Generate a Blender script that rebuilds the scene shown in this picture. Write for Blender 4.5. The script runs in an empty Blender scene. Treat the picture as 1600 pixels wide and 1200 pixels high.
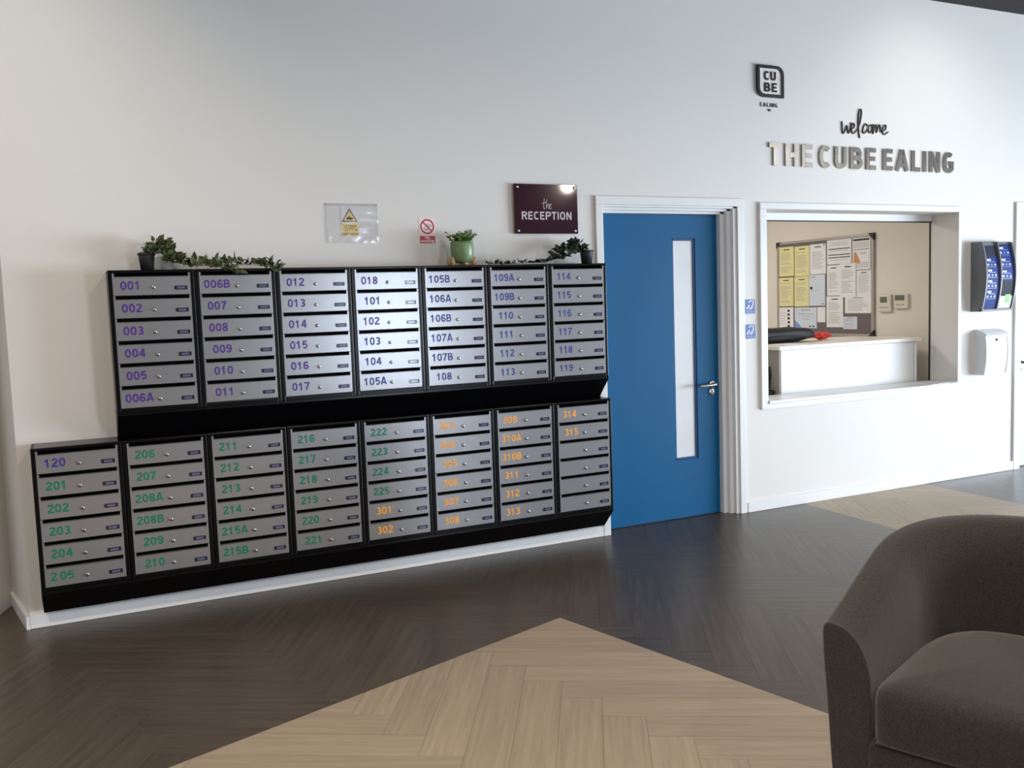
import bpy, bmesh, math, random
from mathutils import Vector, Matrix
random.seed(7)
PI = math.pi
sc = bpy.context.scene
COL = sc.collection

# ------------------------------------------------------------------ materials
def lin(c):
    return tuple(((v/255)/12.92 if v/255 <= .04045 else ((v/255+.055)/1.055)**2.4) for v in c)

def mat(name, rgb, rough=.5, metal=0., var=.04, scale=8., bump=0., bscale=200., coat=0., spec=.5, trans=0., alpha=1., sheen=0., emit=0.):
    m = bpy.data.materials.new(name); m.use_nodes = True
    nt = m.node_tree; b = nt.nodes['Principled BSDF']
    c = lin(rgb)
    tc = nt.nodes.new('ShaderNodeTexCoord')
    nz = nt.nodes.new('ShaderNodeTexNoise'); nz.inputs['Scale'].default_value = scale; nz.inputs['Detail'].default_value = 4
    nt.links.new(tc.outputs['Object'], nz.inputs['Vector'])
    rp = nt.nodes.new('ShaderNodeValToRGB')
    rp.color_ramp.elements[0].position = .3; rp.color_ramp.elements[1].position = .7
    rp.color_ramp.elements[0].color = tuple(max(0, v*(1-var)) for v in c)+(1,)
    rp.color_ramp.elements[1].color = tuple(min(1, v*(1+var)) for v in c)+(1,)
    nt.links.new(nz.outputs['Fac'], rp.inputs['Fac'])
    nt.links.new(rp.outputs['Color'], b.inputs['Base Color'])
    b.inputs['Roughness'].default_value = rough
    b.inputs['Metallic'].default_value = metal
    b.inputs['Specular IOR Level'].default_value = spec
    b.inputs['Coat Weight'].default_value = coat
    b.inputs['Coat Roughness'].default_value = .04
    b.inputs['Transmission Weight'].default_value = trans
    b.inputs['Alpha'].default_value = alpha
    if sheen:
        b.inputs['Sheen Weight'].default_value = sheen
        b.inputs['Sheen Roughness'].default_value = .45
    if emit:
        b.inputs['Emission Color'].default_value = c+(1,)
        b.inputs['Emission Strength'].default_value = emit
    if bump:
        n2 = nt.nodes.new('ShaderNodeTexNoise'); n2.inputs['Scale'].default_value = bscale; n2.inputs['Detail'].default_value = 3
        nt.links.new(tc.outputs['Object'], n2.inputs['Vector'])
        bp = nt.nodes.new('ShaderNodeBump'); bp.inputs['Strength'].default_value = bump; bp.inputs['Distance'].default_value = .002
        nt.links.new(n2.outputs['Fac'], bp.inputs['Height']); nt.links.new(bp.outputs['Normal'], b.inputs['Normal'])
    return m

M = {}
M['wall'] = mat('wall_paint', (226,223,220), .62, bump=.12, bscale=120, var=.01, scale=1.5)
M['rear'] = mat('charcoal_wall_paint', (88,86,86), .8, var=.03)
M['trim'] = mat('white_gloss_trim', (232,232,233), .32, var=.01)
M['office'] = mat('office_paint', (222,216,206), .7, bump=.1, bscale=150, var=.015, scale=2)
M['ceil'] = mat('dark_ceiling', (34,29,28), .85, var=.3, scale=3)
M['black'] = mat('black_powder_coat', (8,8,11), .26, var=.1, spec=.22)
M['cavity'] = mat('black_inside', (7,7,8), .7, var=.1)
M['silver'] = mat('silver_grey_enamel', (162,162,166), .27, metal=.6, var=.03, scale=3, bump=.03, bscale=600)
M['chrome'] = mat('dull_chrome', (165,165,168), .3, metal=1, var=.02)
M['keyhole'] = mat('keyhole_dark', (25,24,24), .5)
M['plate'] = mat('navy_plate', (20,20,46), .25, var=.1, coat=.4)
M['window_insert'] = mat('clear_insert', (92,94,124), .16, var=.15, scale=60, coat=.5)
M['purple'] = mat('purple_vinyl', (78,46,134), .35)
M['indigo'] = mat('indigo_vinyl', (56,58,138), .35)
M['green'] = mat('green_vinyl', (14,118,92), .4)
M['orange'] = mat('orange_vinyl', (243,166,66), .4)
M['doorblue'] = mat('blue_door_paint', (0,88,136), .5, spec=.22, var=.04, scale=2, bump=.06, bscale=90)
M['doorbead'] = mat('blue_bead_paint', (10,66,120), .4)
M['frost'] = mat('frosted_glass', (226,228,232), .3, var=.03, scale=4)
M['steel'] = mat('brushed_steel', (190,190,188), .3, metal=1, var=.05)
M['greydoor'] = mat('pale_grey_door', (205,212,218), .4)
M['plum'] = mat('plum_acrylic', (50,20,34), .045, var=.05, coat=.6)
M['signgrey'] = mat('sign_grey_print', (196,186,188), .4)
M['letter'] = mat('brushed_letter_steel', (165,163,160), .2, metal=.92, var=.06, scale=20)
M['logo'] = mat('logo_charcoal', (40,38,37), .35, var=.05)
M['logoface'] = mat('logo_white', (236,232,228), .4)
M['ink'] = mat('printed_black', (28,26,24), .6)
M['inkgrey'] = mat('printed_grey', (168,166,168), .7)
M['yellow'] = mat('safety_yellow', (250,212,70), .45)
M['paper'] = mat('white_paper', (228,228,230), .8, var=.02)
M['paperyellow'] = mat('yellow_paper', (222,216,160), .75, var=.03)
M['paperblue'] = mat('bluish_paper', (205,214,228), .7, var=.03)
M['red'] = mat('prohibition_red', (184,46,66), .45)
M['signwhite'] = mat('sign_white', (240,224,226), .45)
M['blueprint'] = mat('sticker_blue', (38,84,160), .4, var=.05)
M['bluepale'] = mat('sticker_pale_blue', (120,150,205), .4)
M['potblack'] = mat('matt_black_pot', (36,35,37), .55, var=.08)
M['potgreen'] = mat('glazed_green_pot', (116,140,98), .35, var=.12, scale=40, bump=.2, bscale=120)
M['wood'] = mat('pale_wood', (206,168,128), .55, var=.12, scale=30)
M['soil'] = mat('dark_soil', (46,36,28), .9, var=.3, scale=60)
M['leafdark'] = mat('dark_ivy_leaf', (80,92,60), .42, var=.35, scale=30)
M['leafdeep'] = mat('deep_green_leaf', (38,54,38), .45, var=.35, scale=30)
M['leafbright'] = mat('fresh_green_leaf', (88,120,44), .5, var=.3, scale=40)
M['flower'] = mat('lilac_flower', (150,136,180), .6, var=.2)
M['stem'] = mat('green_stem', (72,84,50), .6)
M['grey_plastic'] = mat('dark_grey_plastic', (112,115,120), .45, var=.04)
M['smoke'] = mat('smoked_plastic', (58,64,82), .2, var=.05, coat=.4)
M['leafletblue'] = mat('leaflet_blue', (22,50,128), .6, var=.08, spec=.2)
M['darkcard'] = mat('dark_card', (34,38,50), .65, spec=.2)
M['leafletgreen'] = mat('leaflet_green', (120,180,96), .5)
M['whitebox'] = mat('white_painted_steel', (224,228,233), .35, var=.01)
M['desk'] = mat('white_laminate', (232,234,236), .38, var=.01)
M['counter'] = mat('pale_laminate', (236,230,220), .35, var=.01)
M['greige'] = mat('greige_panel', (168,160,150), .6)
M['cork'] = mat('grey_felt', (112,102,104), .9, var=.08, scale=60)
M['alu'] = mat('aluminium_frame', (172,166,160), .4, metal=.6)
M['bag'] = mat('black_nylon', (24,23,24), .6, var=.2, scale=40, bump=.3, bscale=200)
M['redpack'] = mat('red_wrapper', (214,62,58), .3, var=.25, scale=50)
M['thermo'] = mat('ivory_plastic', (214,206,192), .45)
M['screen'] = mat('lcd_grey', (96,104,92), .25)
M['energy'] = mat('energy_orange', (205,140,92), .6)
M['fabric'] = mat('charcoal_fabric', (57,53,51), .95, var=.35, scale=190, bump=1, bscale=330, sheen=.4, spec=.2)
M['lampglow'] = mat('lamp_glow', (255,238,214), .5, emit=6)

# clear wallet plastic: mostly see-through with a glossy skin
def clear_plastic():
    m = bpy.data.materials.new('clear_plastic'); m.use_nodes = True
    nt = m.node_tree; nt.nodes.remove(nt.nodes['Principled BSDF']); out = nt.nodes['Material Output']
    tr = nt.nodes.new('ShaderNodeBsdfTransparent'); tr.inputs['Color'].default_value = (.97,.97,.98,1)
    gl = nt.nodes.new('ShaderNodeBsdfGlossy'); gl.inputs['Roughness'].default_value = .1
    df = nt.nodes.new('ShaderNodeBsdfDiffuse'); df.inputs['Color'].default_value = (.9,.9,.93,1)
    tc = nt.nodes.new('ShaderNodeTexCoord'); n = nt.nodes.new('ShaderNodeTexNoise'); n.inputs['Scale'].default_value = 14; n.inputs['Detail'].default_value = 1
    bp = nt.nodes.new('ShaderNodeBump'); bp.inputs['Strength'].default_value = .3; bp.inputs['Distance'].default_value = .008
    nt.links.new(tc.outputs['Object'], n.inputs['Vector']); nt.links.new(n.outputs['Fac'], bp.inputs['Height']); nt.links.new(bp.outputs['Normal'], gl.inputs['Normal'])
    m1 = nt.nodes.new('ShaderNodeMixShader'); m1.inputs[0].default_value = .10; m2 = nt.nodes.new('ShaderNodeMixShader'); m2.inputs[0].default_value = .03
    nt.links.new(tr.outputs[0], m1.inputs[1]); nt.links.new(df.outputs[0], m1.inputs[2]); nt.links.new(m1.outputs[0], m2.inputs[1]); nt.links.new(gl.outputs[0], m2.inputs[2])
    nt.links.new(m2.outputs[0], out.inputs['Surface'])
    return m
M['clear'] = clear_plastic()

def floor_mat(name, a, bcol, rough, gscale):
    m = bpy.data.materials.new(name); m.use_nodes = True
    nt = m.node_tree; b = nt.nodes['Principled BSDF']
    uv = nt.nodes.new('ShaderNodeUVMap'); uv.uv_map = 'UVMap'
    mp = nt.nodes.new('ShaderNodeMapping'); mp.inputs['Scale'].default_value = (2.2, gscale, 1)
    n = nt.nodes.new('ShaderNodeTexNoise'); n.inputs['Scale'].default_value = 1; n.inputs['Detail'].default_value = 7; n.inputs['Roughness'].default_value = .62
    nt.links.new(uv.outputs['UV'], mp.inputs['Vector']); nt.links.new(mp.outputs['Vector'], n.inputs['Vector'])
    rp = nt.nodes.new('ShaderNodeValToRGB')
    rp.color_ramp.elements[0].position = .32; rp.color_ramp.elements[1].position = .7
    rp.color_ramp.elements[0].color = lin(a)+(1,); rp.color_ramp.elements[1].color = lin(bcol)+(1,)
    nt.links.new(n.outputs['Fac'], rp.inputs['Fac'])
    at = nt.nodes.new('ShaderNodeAttribute'); at.attribute_name = 'tone'
    mx = nt.nodes.new('ShaderNodeMix'); mx.data_type = 'RGBA'; mx.blend_type = 'MULTIPLY'; mx.inputs[0].default_value = 1
    nt.links.new(rp.outputs['Color'], mx.inputs[6]); nt.links.new(at.outputs['Color'], mx.inputs[7])
    nt.links.new(mx.outputs[2], b.inputs['Base Color'])
    b.inputs['Roughness'].default_value = rough
    bp = nt.nodes.new('ShaderNodeBump'); bp.inputs['Strength'].default_value = .25; bp.inputs['Distance'].default_value = .001
    nt.links.new(n.outputs['Fac'], bp.inputs['Height']); nt.links.new(bp.outputs['Normal'], b.inputs['Normal'])
    return m
M['floordark'] = floor_mat('dark_oak_vinyl', (66,57,47), (91,79,65), .34, 34)
M['floortan'] = floor_mat('light_oak_vinyl', (158,142,121), (178,161,138), .5, 44)
M['seam'] = mat('plank_seam', (58,50,44), .7)

# ------------------------------------------------------------------ mesh helpers
def origin_of(o):
    p = Vector((0,0,0))
    while o is not None:
        p += o.location; o = o.parent
    return p

class MB:
    """collects shapes in world space; build() links them as one mesh"""
    def __init__(s): s.v = []; s.f = []; s.mi = []; s.sm = []
    def add(s, verts, faces, mi=0, smooth=False):
        n = len(s.v); s.v += [tuple(v) for v in verts]
        for f in faces:
            s.f.append([i+n for i in f]); s.mi.append(mi); s.sm.append(smooth)
        return s
    def box(s, x0, y0, z0, x1, y1, z1, mi=0, bev=0):
        x0,x1 = min(x0,x1),max(x0,x1); y0,y1 = min(y0,y1),max(y0,y1); z0,z1 = min(z0,z1),max(z0,z1)
        if bev:
            bm = bmesh.new(); bmesh.ops.create_cube(bm, size=1)
            bmesh.ops.scale(bm, vec=(x1-x0,y1-y0,z1-z0), verts=bm.verts)
            bmesh.ops.translate(bm, vec=((x0+x1)/2,(y0+y1)/2,(z0+z1)/2), verts=bm.verts)
            bmesh.ops.bevel(bm, geom=bm.edges[:], offset=min(bev, .49*min(x1-x0,y1-y0,z1-z0)), segments=2, affect='EDGES', profile=.5)
            s.bm(bm, mi); return s
        v = [(x0,y0,z0),(x1,y0,z0),(x1,y1,z0),(x0,y1,z0),(x0,y0,z1),(x1,y0,z1),(x1,y1,z1),(x0,y1,z1)]
        return s.add(v, [(0,3,2,1),(4,5,6,7),(0,1,5,4),(1,2,6,5),(2,3,7,6),(3,0,4,7)], mi)
    def bm(s, bm, mi=0, smooth=False):
        bm.verts.index_update()
        s.add([v.co[:] for v in bm.verts], [[v.index for v in f.verts] for f in bm.faces], mi, smooth); bm.free(); return s
    def prism(s, pts, axis, a, b, mi=0, smooth=False):
        """extrude 2-D polygon along axis: 'x' pts=(y,z); 'y' pts=(x,z); 'z' pts=(x,y)"""
        def P(p, t): return {'x':(t,p[0],p[1]),'y':(p[0],t,p[1]),'z':(p[0],p[1],t)}[axis]
        n = len(pts); v = [P(p,a) for p in pts]+[P(p,b) for p in pts]
        ar = sum(pts[i][0]*pts[(i+1)%n][1]-pts[(i+1)%n][0]*pts[i][1] for i in range(n))
        f = [list(range(n))[::-1], list(range(n,2*n))]+[(i,(i+1)%n,n+(i+1)%n,n+i) for i in range(n)]
        return s.add(v, f, mi, smooth)
    def stroke(s, pts, w, t, y=0., mi=0, closed=False):
        """flat ribbon of width w through (x,z) points, front face at y-t, back at y"""
        P = []
        for p in pts:
            q = Vector((p[0],p[1]))
            if not P or (q-P[-1]).length > 1e-6: P.append(q)
        n = len(P); L = []; R = []
        for i in range(n):
            a = P[(i-1)%n] if (closed or i>0) else None; c = P[(i+1)%n] if (closed or i<n-1) else None
            d1 = (P[i]-a).normalized() if a is not None else None; d2 = (c-P[i]).normalized() if c is not None else None
            if d1 is None: d1 = d2
            if d2 is None: d2 = d1
            n1 = Vector((-d1.y,d1.x)); n2 = Vector((-d2.y,d2.x)); m = n1+n2
            m = n1 if m.length < 1e-4 else m.normalized()
            k = min(1/max(m.dot(n1), .45), 1.9)
            L.append(P[i]+m*k*w/2); R.append(P[i]-m*k*w/2)
        v = []
        for i in range(n):
            v += [(L[i].x,y-t,L[i].y),(R[i].x,y-t,R[i].y),(L[i].x,y,L[i].y),(R[i].x,y,R[i].y)]
        f = []
        for i in range(n if closed else n-1):
            a = 4*i; b = 4*((i+1)%n)
            f += [(a,a+1,b+1,b),(a+2,b+2,b+3,a+3),(a,b,b+2,a+2),(a+1,a+3,b+3,b+1)]
        if not closed:
            e = 4*(n-1); f += [(0,2,3,1),(e,e+1,e+3,e+2)]
        return s.add(v, f, mi)
    def lathe(s, prof, cx, cy, seg=32, mi=0, smooth=True):
        """prof = [(r,z)...] around the vertical axis"""
        v = []; f = []
        for r,z in prof:
            for k in range(seg):
                a = 2*PI*k/seg; v.append((cx+r*math.cos(a),cy+r*math.sin(a),z))
        for i in range(len(prof)-1):
            for k in range(seg):
                k2 = (k+1)%seg; f.append((i*seg+k,i*seg+k2,(i+1)*seg+k2,(i+1)*seg+k))
        f.append(list(range(seg))[::-1]); f.append([(len(prof)-1)*seg+k for k in range(seg)])
        return s.add(v, f, mi, smooth)
    def disc_y(s, cx, cz, prof, seg=24, mi=0, smooth=True):
        """prof = [(r,y)...] around an axis along y, ends capped"""
        v = []; f = []
        for r,y in prof:
            for k in range(seg):
                a = 2*PI*k/seg; v.append((cx+r*math.cos(a),y,cz+r*math.sin(a)))
        for i in range(len(prof)-1):
            for k in range(seg):
                k2 = (k+1)%seg; f.append((i*seg+k,(i+1)*seg+k,(i+1)*seg+k2,i*seg+k2))
        f.append(list(range(seg))); f.append([(len(prof)-1)*seg+k for k in range(seg)][::-1])
        return s.add(v, f, mi, smooth)
    def tube(s, pts, r, seg=8, mi=0):
        pts = [Vector(p) for p in pts]; v = []; f = []
        for i,p in enumerate(pts):
            d = (pts[min(i+1,len(pts)-1)]-pts[max(i-1,0)]).normalized()
            u = d.cross(Vector((0,0,1)));
            if u.length < 1e-3: u = d.cross(Vector((1,0,0)))
            u.normalize(); w = d.cross(u)
            rr = r[i] if isinstance(r,(list,tuple)) else r
            for k in range(seg):
                a = 2*PI*k/seg; v.append(p+(u*math.cos(a)+w*math.sin(a))*rr)
        for i in range(len(pts)-1):
            for k in range(seg):
                k2 = (k+1)%seg; f.append((i*seg+k,i*seg+k2,(i+1)*seg+k2,(i+1)*seg+k))
        f.append(list(range(seg))[::-1]); f.append([(len(pts)-1)*seg+k for k in range(seg)])
        return s.add(v, f, mi, True)
    def leaf(s, p, d, n, L, W, mi=0):
        """pointed folded leaf from p along d, facing n"""
        d = Vector(d).normalized(); sd = d.cross(Vector(n));
        if sd.length < 1e-3: sd = d.cross(Vector((.3,.5,.8)))
        sd.normalize(); nn = sd.cross(d).normalized(); p = Vector(p)
        cen = []; lf = []; rt = []
        for t,wd in ((0,.0),(.2,.32),(.45,.5),(.7,.36),(1,0)):
            c = p+d*L*t-nn*L*.22*t*t; cen.append(c)
            lf.append(c+sd*W*wd+nn*W*wd*.35); rt.append(c-sd*W*wd+nn*W*wd*.35)
        v = cen+lf[1:4]+rt[1:4]
        f = [(0,1,5),(1,2,6,5),(2,3,7,6),(3,4,7),(0,8,1),(1,8,9,2),(2,9,10,3),(3,10,4)]
        return s.add(v, f, mi, True)
    def mesh(s, name, mats, off=Vector((0,0,0)), fix=True):
        me = bpy.data.meshes.new(name)
        me.from_pydata([(v[0]-off.x,v[1]-off.y,v[2]-off.z) for v in s.v], [], s.f)
        for m in (mats if isinstance(mats,(list,tuple)) else [mats]): me.materials.append(m)
        for p,mi,sm in zip(me.polygons, s.mi, s.sm): p.material_index = mi; p.use_smooth = sm
        me.update()
        if fix:
            bm = bmesh.new(); bm.from_mesh(me); bmesh.ops.recalc_face_normals(bm, faces=bm.faces); bm.to_mesh(me); bm.free()
        return me
    def build(s, name, mats, parent=None, at=None, fix=True):
        off = origin_of(parent) if parent is not None else (Vector(at) if at else Vector((0,0,0)))
        o = bpy.data.objects.new(name, s.mesh(name, mats, off, fix)); COL.objects.link(o)
        if parent is not None: o.parent = parent
        elif at: o.location = at
        return o

def tag(o, label=None, cat=None, group=None, kind=None):
    if label: o['label'] = label
    if cat: o['category'] = cat
    if group: o['group'] = group
    if kind: o['kind'] = kind
    return o
def thing(name, loc, label, cat, group=None, rotz=0):
    o = bpy.data.objects.new(name, None); COL.objects.link(o); o.location = loc; o.rotation_euler = (0,0,rotz)
    o.empty_display_size = .1
    return tag(o, label, cat, group)
def struct(name, mb, m): return tag(mb.build(name, m), kind='structure')

def spline(pts, n=8, closed=False):
    out = []; N = len(pts)
    for i in range(N if closed else N-1):
        P = [Vector(pts[(i+k)%N] if closed else pts[min(max(i+k,0),N-1)]) for k in (-1,0,1,2)]
        for j in range(n):
            t = j/n
            out.append(.5*((2*P[1])+(P[2]-P[0])*t+(2*P[0]-5*P[1]+4*P[2]-P[3])*t*t+(3*P[1]-P[0]-3*P[2]+P[3])*t**3))
    if not closed: out.append(Vector(pts[-1]))
    return [tuple(p) for p in out]

# ------------------------------------------------------------------ stroke lettering (cap height 1)
def arc(cx, cy, rx, ry, a0, a1, n=14, e=1.0):
    r = []
    for i in range(n+1):
        a = math.radians(a0+(a1-a0)*i/n); c = math.cos(a); q = math.sin(a)
        r.append((cx+rx*math.copysign(abs(c)**e,c), cy+ry*math.copysign(abs(q)**e,q)))
    return r
def glyph(ch, w):
    h = w/2; W = .58
    l, r, b, t = h, W-h, h, 1-h; cx = W/2; mx = (r-l)/2
    up = (t-.5)/2
    G = {
    '0': ([(arc(cx,.5,mx,.5-h,90,450,28,.9)[:-1],True)], W),
    '1': ([([(.30,0),(.30,1)],False),([(.07,.71),(.22,.79),(.31,.93)],False)], W),
    '2': ([(arc(cx,.71,mx,t-.71,165,-25,14)+[(l+.05,b+.13),(l,b),],False),([(l-h+.02,b),(r+h,b)],False)], W),
    '3': ([(arc(cx,.735,mx*.92,t-.735,148,-85,14),False),(arc(cx,.27,mx,.27-b,85,-148,14),False),([(.24,.505),(.34,.505)],False)], W),
    '4': ([([(.43,0),(.43,1)],False),([(.40,.97),(l,.31)],False),([(0,.29),(W+.02,.29)],False)], W+.02),
    '5': ([([(r+.02,t),(l+.06,t),(l+.03,.52)]+arc(cx,.335,mx,.335-b,125,-138,16),False)], W),
    '6': ([(arc(cx,.31,mx,.31-b,90,450,22)[:-1],True),(arc(cx+.02,.55,mx+.02,t-.55,35,180,12)+[(l,.32)],False)], W),
    '7': ([([(0.01,t),(r+.01,t),(.33,.52),(.24,.24),(.21,0)],False)], W),
    '8': ([(arc(cx,.73,mx*.9,t-.73,90,450,22)[:-1],True),(arc(cx,.275,mx,.275-b,90,450,22)[:-1],True)], W),
    '9': ([(arc(cx,.69,mx,t-.69,90,450,22)[:-1],True),(arc(cx-.02,.45,mx+.02,.45-b,-145,0,12)+[(r,.68)],False)], W),
    'A': ([([(h*.8,0),(.305,1-h*.9),(.375,1-h*.9),(.68-h*.8,0)],False),([(.16,.27),(.52,.27)],False)], .68),
    'B': ([([(h,0),(h,1)],False),([(w,t),(.33,t)]+arc(.33,.5+up,.16,up,90,-90,12)+[(w,.5)],False),([(.33,.5)]+arc(.35,.5-up,.63-h-.35,up,90,-90,12)+[(w,b)],False)], .63),
    'C': ([(arc(.31,.5,.31-h,.5-h,48,312,24,.85),False)], .58),
    'U': ([([(h,1),(h,.3)]+arc(.3,.3,.3-h,.3-h,180,360,14)+[(.6-h,1)],False)], .6),
    'E': ([([(h,0),(h,1)],False),([(w,t),(.5,t)],False),([(w,.51),(.46,.51)],False),([(w,b),(.5,b)],False)], .51),
    'T': ([([(.27,0),(.27,1-w)],False),([(0,t),(.54,t)],False)], .54),
    'H': ([([(h,0),(h,1)],False),([(.58-h,0),(.58-h,1)],False),([(w,.5),(.58-w,.5)],False)], .58),
    'L': ([([(h,0),(h,1)],False),([(w,b),(.47,b)],False)], .47),
    'I': ([([(h,0),(h,1)],False)], w),
    'N': ([([(h,0),(h,1)],False),([(.6-h,0),(.6-h,1)],False),([(h,.98),(.6-h,.02)],False)], .6),
    'G': ([(arc(.31,.5,.31-h,.5-h,50,300,22,.85)+[(.6-h,.2),(.6-h,.46),(.34,.46)],False)], .6),
    'R': ([([(h,0),(h,1)],False),([(w,t),(.36,t)]+arc(.36,.72,.17,t-.72,90,-90,10)+[(w,1.44-t)],False),([(.34,.46),(.55,0)],False)], .6),
    'P': ([([(h,0),(h,1)],False),([(w,t),(.36,t)]+arc(.36,.7,.18,t-.7,90,-90,10)+[(w,1.4-t)],False)], .57),
    'O': ([(arc(.31,.5,.31-h,.5-h,90,450,28,.85)[:-1],True)], .62),
    'W': ([([(h*.8,1),(.22,.03),(.42,.95),(.62,.03),(.84-h*.8,1)],False)], .84),
    ' ': ([], .3),
    }
    return G[ch]
def text_width(txt, w, sp): return sum(glyph(c,w)[1]+sp for c in txt)-sp
def write(mb, txt, x, z, hgt, w=.16, sp=.07, sx=1., t=.0004, y=0., mi=0):
    for c in txt:
        st, ad = glyph(c, w)
        for i,(pts, cl) in enumerate(st):
            mb.stroke([(x+px*hgt*sx, z+pz*hgt) for px,pz in pts], w*hgt*(.5+.5*sx), t*(1+.03*i) if t>.003 else t+.00012*i, y, mi, cl)
        x += (ad+sp)*hgt*sx
    return x
def small_text(body, size, cx, z, y, bold=.012):
    """built-in font turned into a flat mesh shape facing -Y, centred on cx; returns verts and faces"""
    cu = bpy.data.curves.new('lettering', 'FONT'); cu.body = body; cu.size = size; cu.offset = bold*size; cu.align_x = 'CENTER'; cu.space_line = .9
    o = bpy.data.objects.new('lettering', cu); COL.objects.link(o)
    dg = bpy.context.evaluated_depsgraph_get(); me = bpy.data.meshes.new_from_object(o.evaluated_get(dg))
    v = [(cx+p.co.x, y, z+p.co.y) for p in me.vertices]; f = [list(p.vertices) for p in me.polygons]
    bpy.data.objects.remove(o); bpy.data.curves.remove(cu); bpy.data.meshes.remove(me)
    return v, f

# ================================================================== SETTING
WL = -.265                      # left end of the mailbox wall
DX0, DX1, DZ = 3.045, 4.105, 2.10     # door opening
OX0, OX1, OZ0, OZ1 = 4.347, 6.24, .765, 2.083   # reception hatch
RX0, RX1 = 6.985, 7.95          # far right door
TH = .25; CZ = 3.637
w = MB()
for x0,x1,z0,z1 in ((WL,DX0,0,CZ),(DX0,DX1,DZ,CZ),(DX1,OX0,0,CZ),(OX0,OX1,0,OZ0),(OX0,OX1,OZ1,CZ),(OX1,RX0,0,CZ),(RX0,RX1,DZ,CZ),(RX1,11,0,CZ)):
    w.box(x0,0,z0,x1,TH,z1)
# splayed return at the left end of the wall
w.prism([(WL,0),(WL,TH),(-.30,.5),(-.36,.5)], 'z', 0, CZ)
struct('wall_back', w, M['wall'])
w = MB(); w.prism([(-.36,.5),(-.30,.62),(-4,.62),(-4,.30),(-.43,.28)], 'z', 0, CZ)
struct('wall_left', w, M['wall'])

# floor: herringbone vinyl planks, dark with light oak fields
A0 = Vector((2.022,-1.208)); eL = Vector((-1.823,-.612)); eR = Vector((.331,-1.365))
tan1 = [A0, A0+eL*2.2, A0+eL*2.2+eR*2.2, A0+eR*2.2]
tan2 = [Vector((4.673,.02)), Vector((4.56,-1.9)), Vector((5.80,-1.9)), Vector((5.893,.02))]
def build_floor():
    bm = bmesh.new(); uvl = bm.loops.layers.uv.new('UVMap'); tl = bm.loops.layers.float_color.new('tone')
    pw, n = .155, 6; L = pw*n; ang = math.radians(-30.5)
    e1 = Vector((math.cos(ang),math.sin(ang))); e2 = Vector((-math.sin(ang),math.cos(ang))); O = Vector((1.597,-1.996))
    X0,X1,Y0,Y1 = -4,11,-9,.62; g = .0005
    def add(a,b,la,lb,along):
        cs = [(a+g,b+g),(a+la-g,b+g),(a+la-g,b+lb-g),(a+g,b+lb-g)]
        P = [O+e1*p+e2*q for p,q in cs]; c = sum(P,Vector((0,0)))/4
        if not (X0-.5 < c.x < X1+.5 and Y0-.5 < c.y < Y1+.5): return
        f = bm.faces.new([bm.verts.new((p.x,p.y,0)) for p in P]); k = random.uniform(.93,1.05); ou = random.uniform(0,50); ov = random.uniform(0,50)
        for lp,(p,q) in zip(f.loops, cs):
            lp[uvl].uv = ((p-a if along else q-b)+ou, (q-b if along else p-a)+ov); lp[tl] = (k,k,k,1)
    R = 110
    for j in range(-R,R):
        for i in range(-10,10): add(-j*pw+2*L*i, j*pw, L, pw, True)
    for c in range(-R,R):
        for m in range(-10,10): add(c*pw, (n-c+2*n*m)*pw, pw, L, False)
    def cut(p,q):
        d = q-p; bmesh.ops.bisect_plane(bm, geom=bm.verts[:]+bm.edges[:]+bm.faces[:], plane_co=(p.x,p.y,0), plane_no=(-d.y,d.x,0))
    for poly in (tan1, tan2):
        for i in range(4): cut(poly[i], poly[(i+1)%4])
    for co,no in (((X0,0,0),(-1,0,0)),((X1,0,0),(1,0,0)),((0,Y0,0),(0,-1,0)),((0,Y1,0),(0,1,0))):
        bmesh.ops.bisect_plane(bm, geom=bm.verts[:]+bm.edges[:]+bm.faces[:], plane_co=co, plane_no=no, clear_outer=True)
    def inside(c, poly):
        s = [ (poly[(i+1)%4]-poly[i]).cross(c-poly[i]) for i in range(4)]
        return all(v>=0 for v in s) or all(v<=0 for v in s)
    for f in bm.faces:
        c = f.calc_center_median().xy; f.material_index = 1 if (inside(c,tan1) or inside(c,tan2)) else 0
        if f.normal.z < 0: f.normal_flip()
    # solid bed under the planks
    vs = [bm.verts.new(p) for p in ((X0,Y0,-.0015),(X1,Y0,-.0015),(X1,Y1,-.0015),(X0,Y1,-.0015))]
    f = bm.faces.new(vs); f.material_index = 2
    vs2 = [bm.verts.new(p) for p in ((X0,Y0,-.08),(X1,Y0,-.08),(X1,Y1,-.08),(X0,Y1,-.08))]
    f = bm.faces.new(vs2[::-1]); f.material_index = 2
    for i in range(4):
        f = bm.faces.new((vs[i],vs2[i],vs2[(i+1)%4],vs[(i+1)%4])); f.material_index = 2
    me = bpy.data.meshes.new('floor'); bm.to_mesh(me); bm.free()
    for m in (M['floordark'],M['floortan'],M['seam']): me.materials.append(m)
    o = bpy.data.objects.new('floor', me); COL.objects.link(o); return tag(o, kind='structure')
build_floor()
struct('floor_office', MB().box(2.9,.62,-.08,6.6,3.3,0), M['greige'])
struct('ceiling', MB().box(-4,-9,CZ,11,.62,CZ+.15), M['ceil'])

# baseboards
bb = MB(); bb.box(WL-.0,-.016,0,DX0-.05,0,.066,bev=.004)
bb.prism([(WL,-.016),(WL,.02),(-.36,.5),(-.376,.5),(WL-.02,.0),(WL-.016,-.016)], 'z', 0, .066)
struct('baseboard_left', bb, M['trim'])
struct('baseboard_right', MB().box(DX1+.055,-.016,0,RX0-.075,0,.072,bev=.004), M['trim'])

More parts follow.
